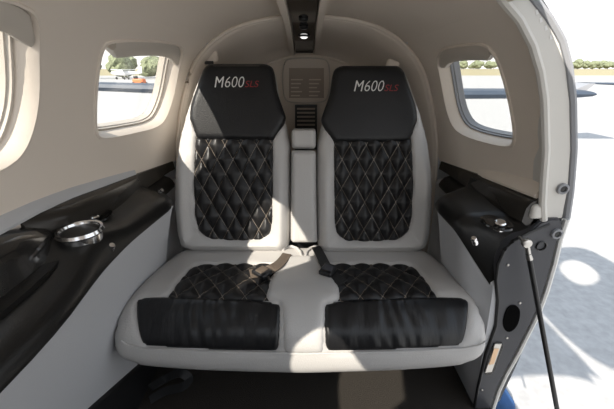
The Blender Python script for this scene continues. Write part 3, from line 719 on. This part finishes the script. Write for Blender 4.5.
# ------------------------------------------------------------------ outside
GZ = -2.1
bm = bmesh.new(); V = [bm.verts.new(p) for p in ((-400, -60, GZ), (500, -60, GZ), (500, 172, GZ), (-400, 172, GZ))]; bm.faces.new(V); struct(from_bm('ground', bm, M['tarmac'], smooth=False))
bm = bmesh.new(); V = [bm.verts.new(p) for p in ((-500, 172, GZ), (700, 172, GZ), (900, 660, 3.6), (-700, 660, 3.6))]; bm.faces.new(V); struct(from_bm('ground_grass', bm, M['grass'], smooth=False))
# tail cone of the aircraft itself
def tr(y, k_, dz): return [Vector((p.x * k_, y, (p.z + .4) * k_ - .4 + dz)) for p in ring(1.3, OUT, n=14)]
struct(from_bm('wall_tail', loft_bm([tr(1.3, 1, 0), tr(2.0, .86, 0), tr(3.0, .62, .04), tr(3.4, .52, .05)], cap=False), M['paint']))
# wing seen low behind the cabin on both sides
wr = empty('aircraft_wing', (0, 5.2, -.3)); tag(wr, 'long blue-grey aircraft wing seen through the cabin windows and past the doorway', 'wing')
def airfoil(x, y, z, chd, th): return [Vector((x, y + a * chd, z + b * th)) for a, b in ((0, 0), (.03, .35), (.15, .5), (.4, .45), (.8, .18), (1, 0), (.8, -.1), (.4, -.4), (.15, -.48), (.03, -.35))]
wy = 3.6; wz = -.23; s_t = on_y(598, 92, wy)
rg = [airfoil(x, wy, z, c_, t_) for x, z, c_, t_ in ((-s_t.x, wz + .10, .3, .05), (-s_t.x + .25, wz + .09, .7, .08), (-1, wz + .03, .8, .12), (1, wz - .005, .8, .12), (s_t.x - .35, wz, .7, .10), (s_t.x - .12, wz + .0, .6, .085), (s_t.x - .03, wz, .45, .06), (s_t.x, wz, .3, .025))]
k1 = from_bm('wing_panel', loft_bm(rg), M['wing'])
q0 = on_y(574, 90, wy + .1); q1 = on_y(590, 83.5, wy + .1); q2 = on_y(596, 83.5, wy + .1); q3 = on_y(586, 91, wy + .1)
k2 = from_bm('winglet', loft_bm([[p + Vector((0, a, 0)) for p in (q0, q1, q2, q3)] for a in (0, .35)]), M['seal']); adopt(wr, k1, k2)
# second wing edge running to the right beyond the tip
w2 = empty('distant_wing', on_y(600, 84, 9)); tag(w2, 'thin pale distant wing at the right edge of the picture', 'wing')
a0 = on_y(591, 83.3, 9); a1 = on_y(650, 85.0, 9)
adopt(w2, from_bm('wing_panel', loft_bm([airfoil(a0.x, 9, a0.z, .6, .04), airfoil((a0.x + a1.x) / 2, 9, (a0.z + a1.z) / 2, 1.0, .07), airfoil(a1.x, 9, a1.z, 1.2, .09)]), M['wing']))
# blue thing below the sill
p = on_z(503, 418, GZ); cb = from_bm('blue_cover', box_bm(p + Vector((0, .05, .10)), (.11, .2, .2), .04), M['blue']); tag(cb, 'bright blue cover standing on the tarmac just below the door sill', 'cover')
for v_ in cb.data.vertices: v_.co.x += .03 * math.sin(v_.co.z * 14)
# trees on the horizon
def crown_mesh(seed, wd, ht):
    rs = np.random.RandomState(seed); bm = bmesh.new()
    for _ in range(6):
        b2 = bmesh.new(); bmesh.ops.create_icosphere(b2, subdivisions=2, radius=1)
        cx, cz, r = rs.uniform(-.32, .32) * wd, ht * rs.uniform(.35, .72), rs.uniform(.22, .34)
        for v in b2.verts:
            n = 1 + .18 * math.sin(v.co.x * 7 + seed) * math.sin(v.co.z * 8 + seed * 2); v.co = Vector((cx + v.co.x * r * wd * n, v.co.y * r * wd * n, max(.05 * ht, cz + v.co.z * r * ht * 1.1 * n)))
        me = bpy.data.meshes.new('t'); b2.to_mesh(me); b2.free(); bm.from_mesh(me); bpy.data.meshes.remove(me)
    return bm
protos = []
for s_ in range(4):
    r_ = empty('tree', (0, 0, GZ)); c_ = from_bm('crown', crown_mesh(s_, 11, 7.2 + s_ * .35), M['leaf'], r_); t_ = from_bm('trunk', tube_bm([(0, 0, 0), (0, 0, 3)], .3, 8), M['trunk'], r_); protos.append((r_, c_, t_))
used = set()
def tree(k_, x, y, sc, label, group):
    r_, c_, t_ = protos[k_]
    if k_ in used: r_, c_, t_ = r_.copy(), c_.copy(), t_.copy(); [COL.objects.link(q) for q in (r_, c_, t_)]; c_.parent = r_; t_.parent = r_
    used.add(k_); r_.location = (x, y, GZ + max(0, (y - 172) / 488) * 5.7); r_.scale = (sc, sc, sc); r_.rotation_euler = (0, 0, 0); tag(r_, label, 'tree', group)
for i in range(17): tree(i % 4, 235 + i * 8.5, 580 + 26 * (i % 3), random.uniform(1.6, 1.9), 'distant green tree on the horizon seen through the right cabin window', 'trees seen through the right window')
for i in range(19): tree(i % 4, 425 + i * 8.5, 580 + 26 * (i % 3), random.uniform(1.6, 1.9), 'distant green tree on the horizon beyond the doorway at the far right', 'trees beyond the doorway')
for i in range(7): tree((i + 1) % 4, -66 + i * 5.2, 104 + 12 * (i % 2), random.uniform(.8, .98), 'grey-green tree on the far side of the apron seen through a left window', 'trees seen through the left windows')
# parked aircraft and small tractor in the left window
def parked(c):
    r_ = empty('parked_airplane', c); tag(r_, 'small white parked airplane on the apron outside the left window', 'airplane')
    body = lathe_bm([(0, -4.2), (.35, -3.8), (.62, -2.4), (.68, -.6), (.5, 1.2), (.22, 3.4), (.08, 4.2), (0, 4.3)], (0, 0, 1.6), Vector((1, 0, 0)), 16)
    k = [from_bm('fuselage', body, M['paint'], r_), from_bm('wing', loft_bm([airfoil(-.0, -6, 2.3, 1, .1), airfoil(0, 0, 2.35, 1.6, .2), ]), M['paint'], r_)]
    k[1].data.clear_geometry(); b = bmesh.new(); loft_bm([[Vector((a * 1.5 - .9, yy, 2.4 + zz * .2)) for a, zz in ((0, 0), (.1, .5), (.5, .5), (1, 0), (.5, -.3), (.1, -.4))] for yy in (-5.5, 0, 5.5)], bm=b); b.to_mesh(k[1].data); b.free()
    from_bm('tail_fin', loft_bm([[Vector((x, y, z)) for x, z in ((2.9, 1.6), (4.2, 1.6), (4.4, 3.2), (3.8, 3.2))] for y in (-.06, .06)]), M['paint'], r_)
    for x, y in ((-2.8, 0), (-.2, -1.1), (-.2, 1.1)):
        g = tube_bm([(x, y, .3), (x, y * .6, 1.3)], .06, 8); from_bm('gear_leg', g, M['alu'], r_); from_bm('wheel', lathe_bm([(0, -.09), (.28, -.08), (.32, 0), (.28, .08), (0, .09)], (x, y, .32), Vector((0, 1, 0)), 18), M['plastic'], r_)
d = ray(126, 68); c = on_y(126, 80, 48); parked(Vector((c.x * 1.9, 92, GZ)))
def tug(c):
    r_ = empty('tow_tractor', c); tag(r_, 'small orange tow tractor on the apron outside the left window', 'tractor')
    from_bm('body', box_bm((0, 0, .75), (1.5, 1.0, .7), .12), M['orange'], r_); from_bm('seat', box_bm((-.4, 0, 1.25), (.4, .6, .45), .08), M['plastic'], r_)
    for x in (-.6, .6):
        for y in (-.55, .55): from_bm('wheel', lathe_bm([(0, -.1), (.3, -.09), (.34, 0), (.3, .09), (0, .1)], (x, y, .34), Vector((0, 1, 0)), 16), M['plastic'], r_)
c = on_z(139, 80, GZ) if ray(139, 80).z < 0 else on_y(139, 80, 30); c = on_y(139, 80, 48); tug(Vector((c.x, c.y, GZ)))
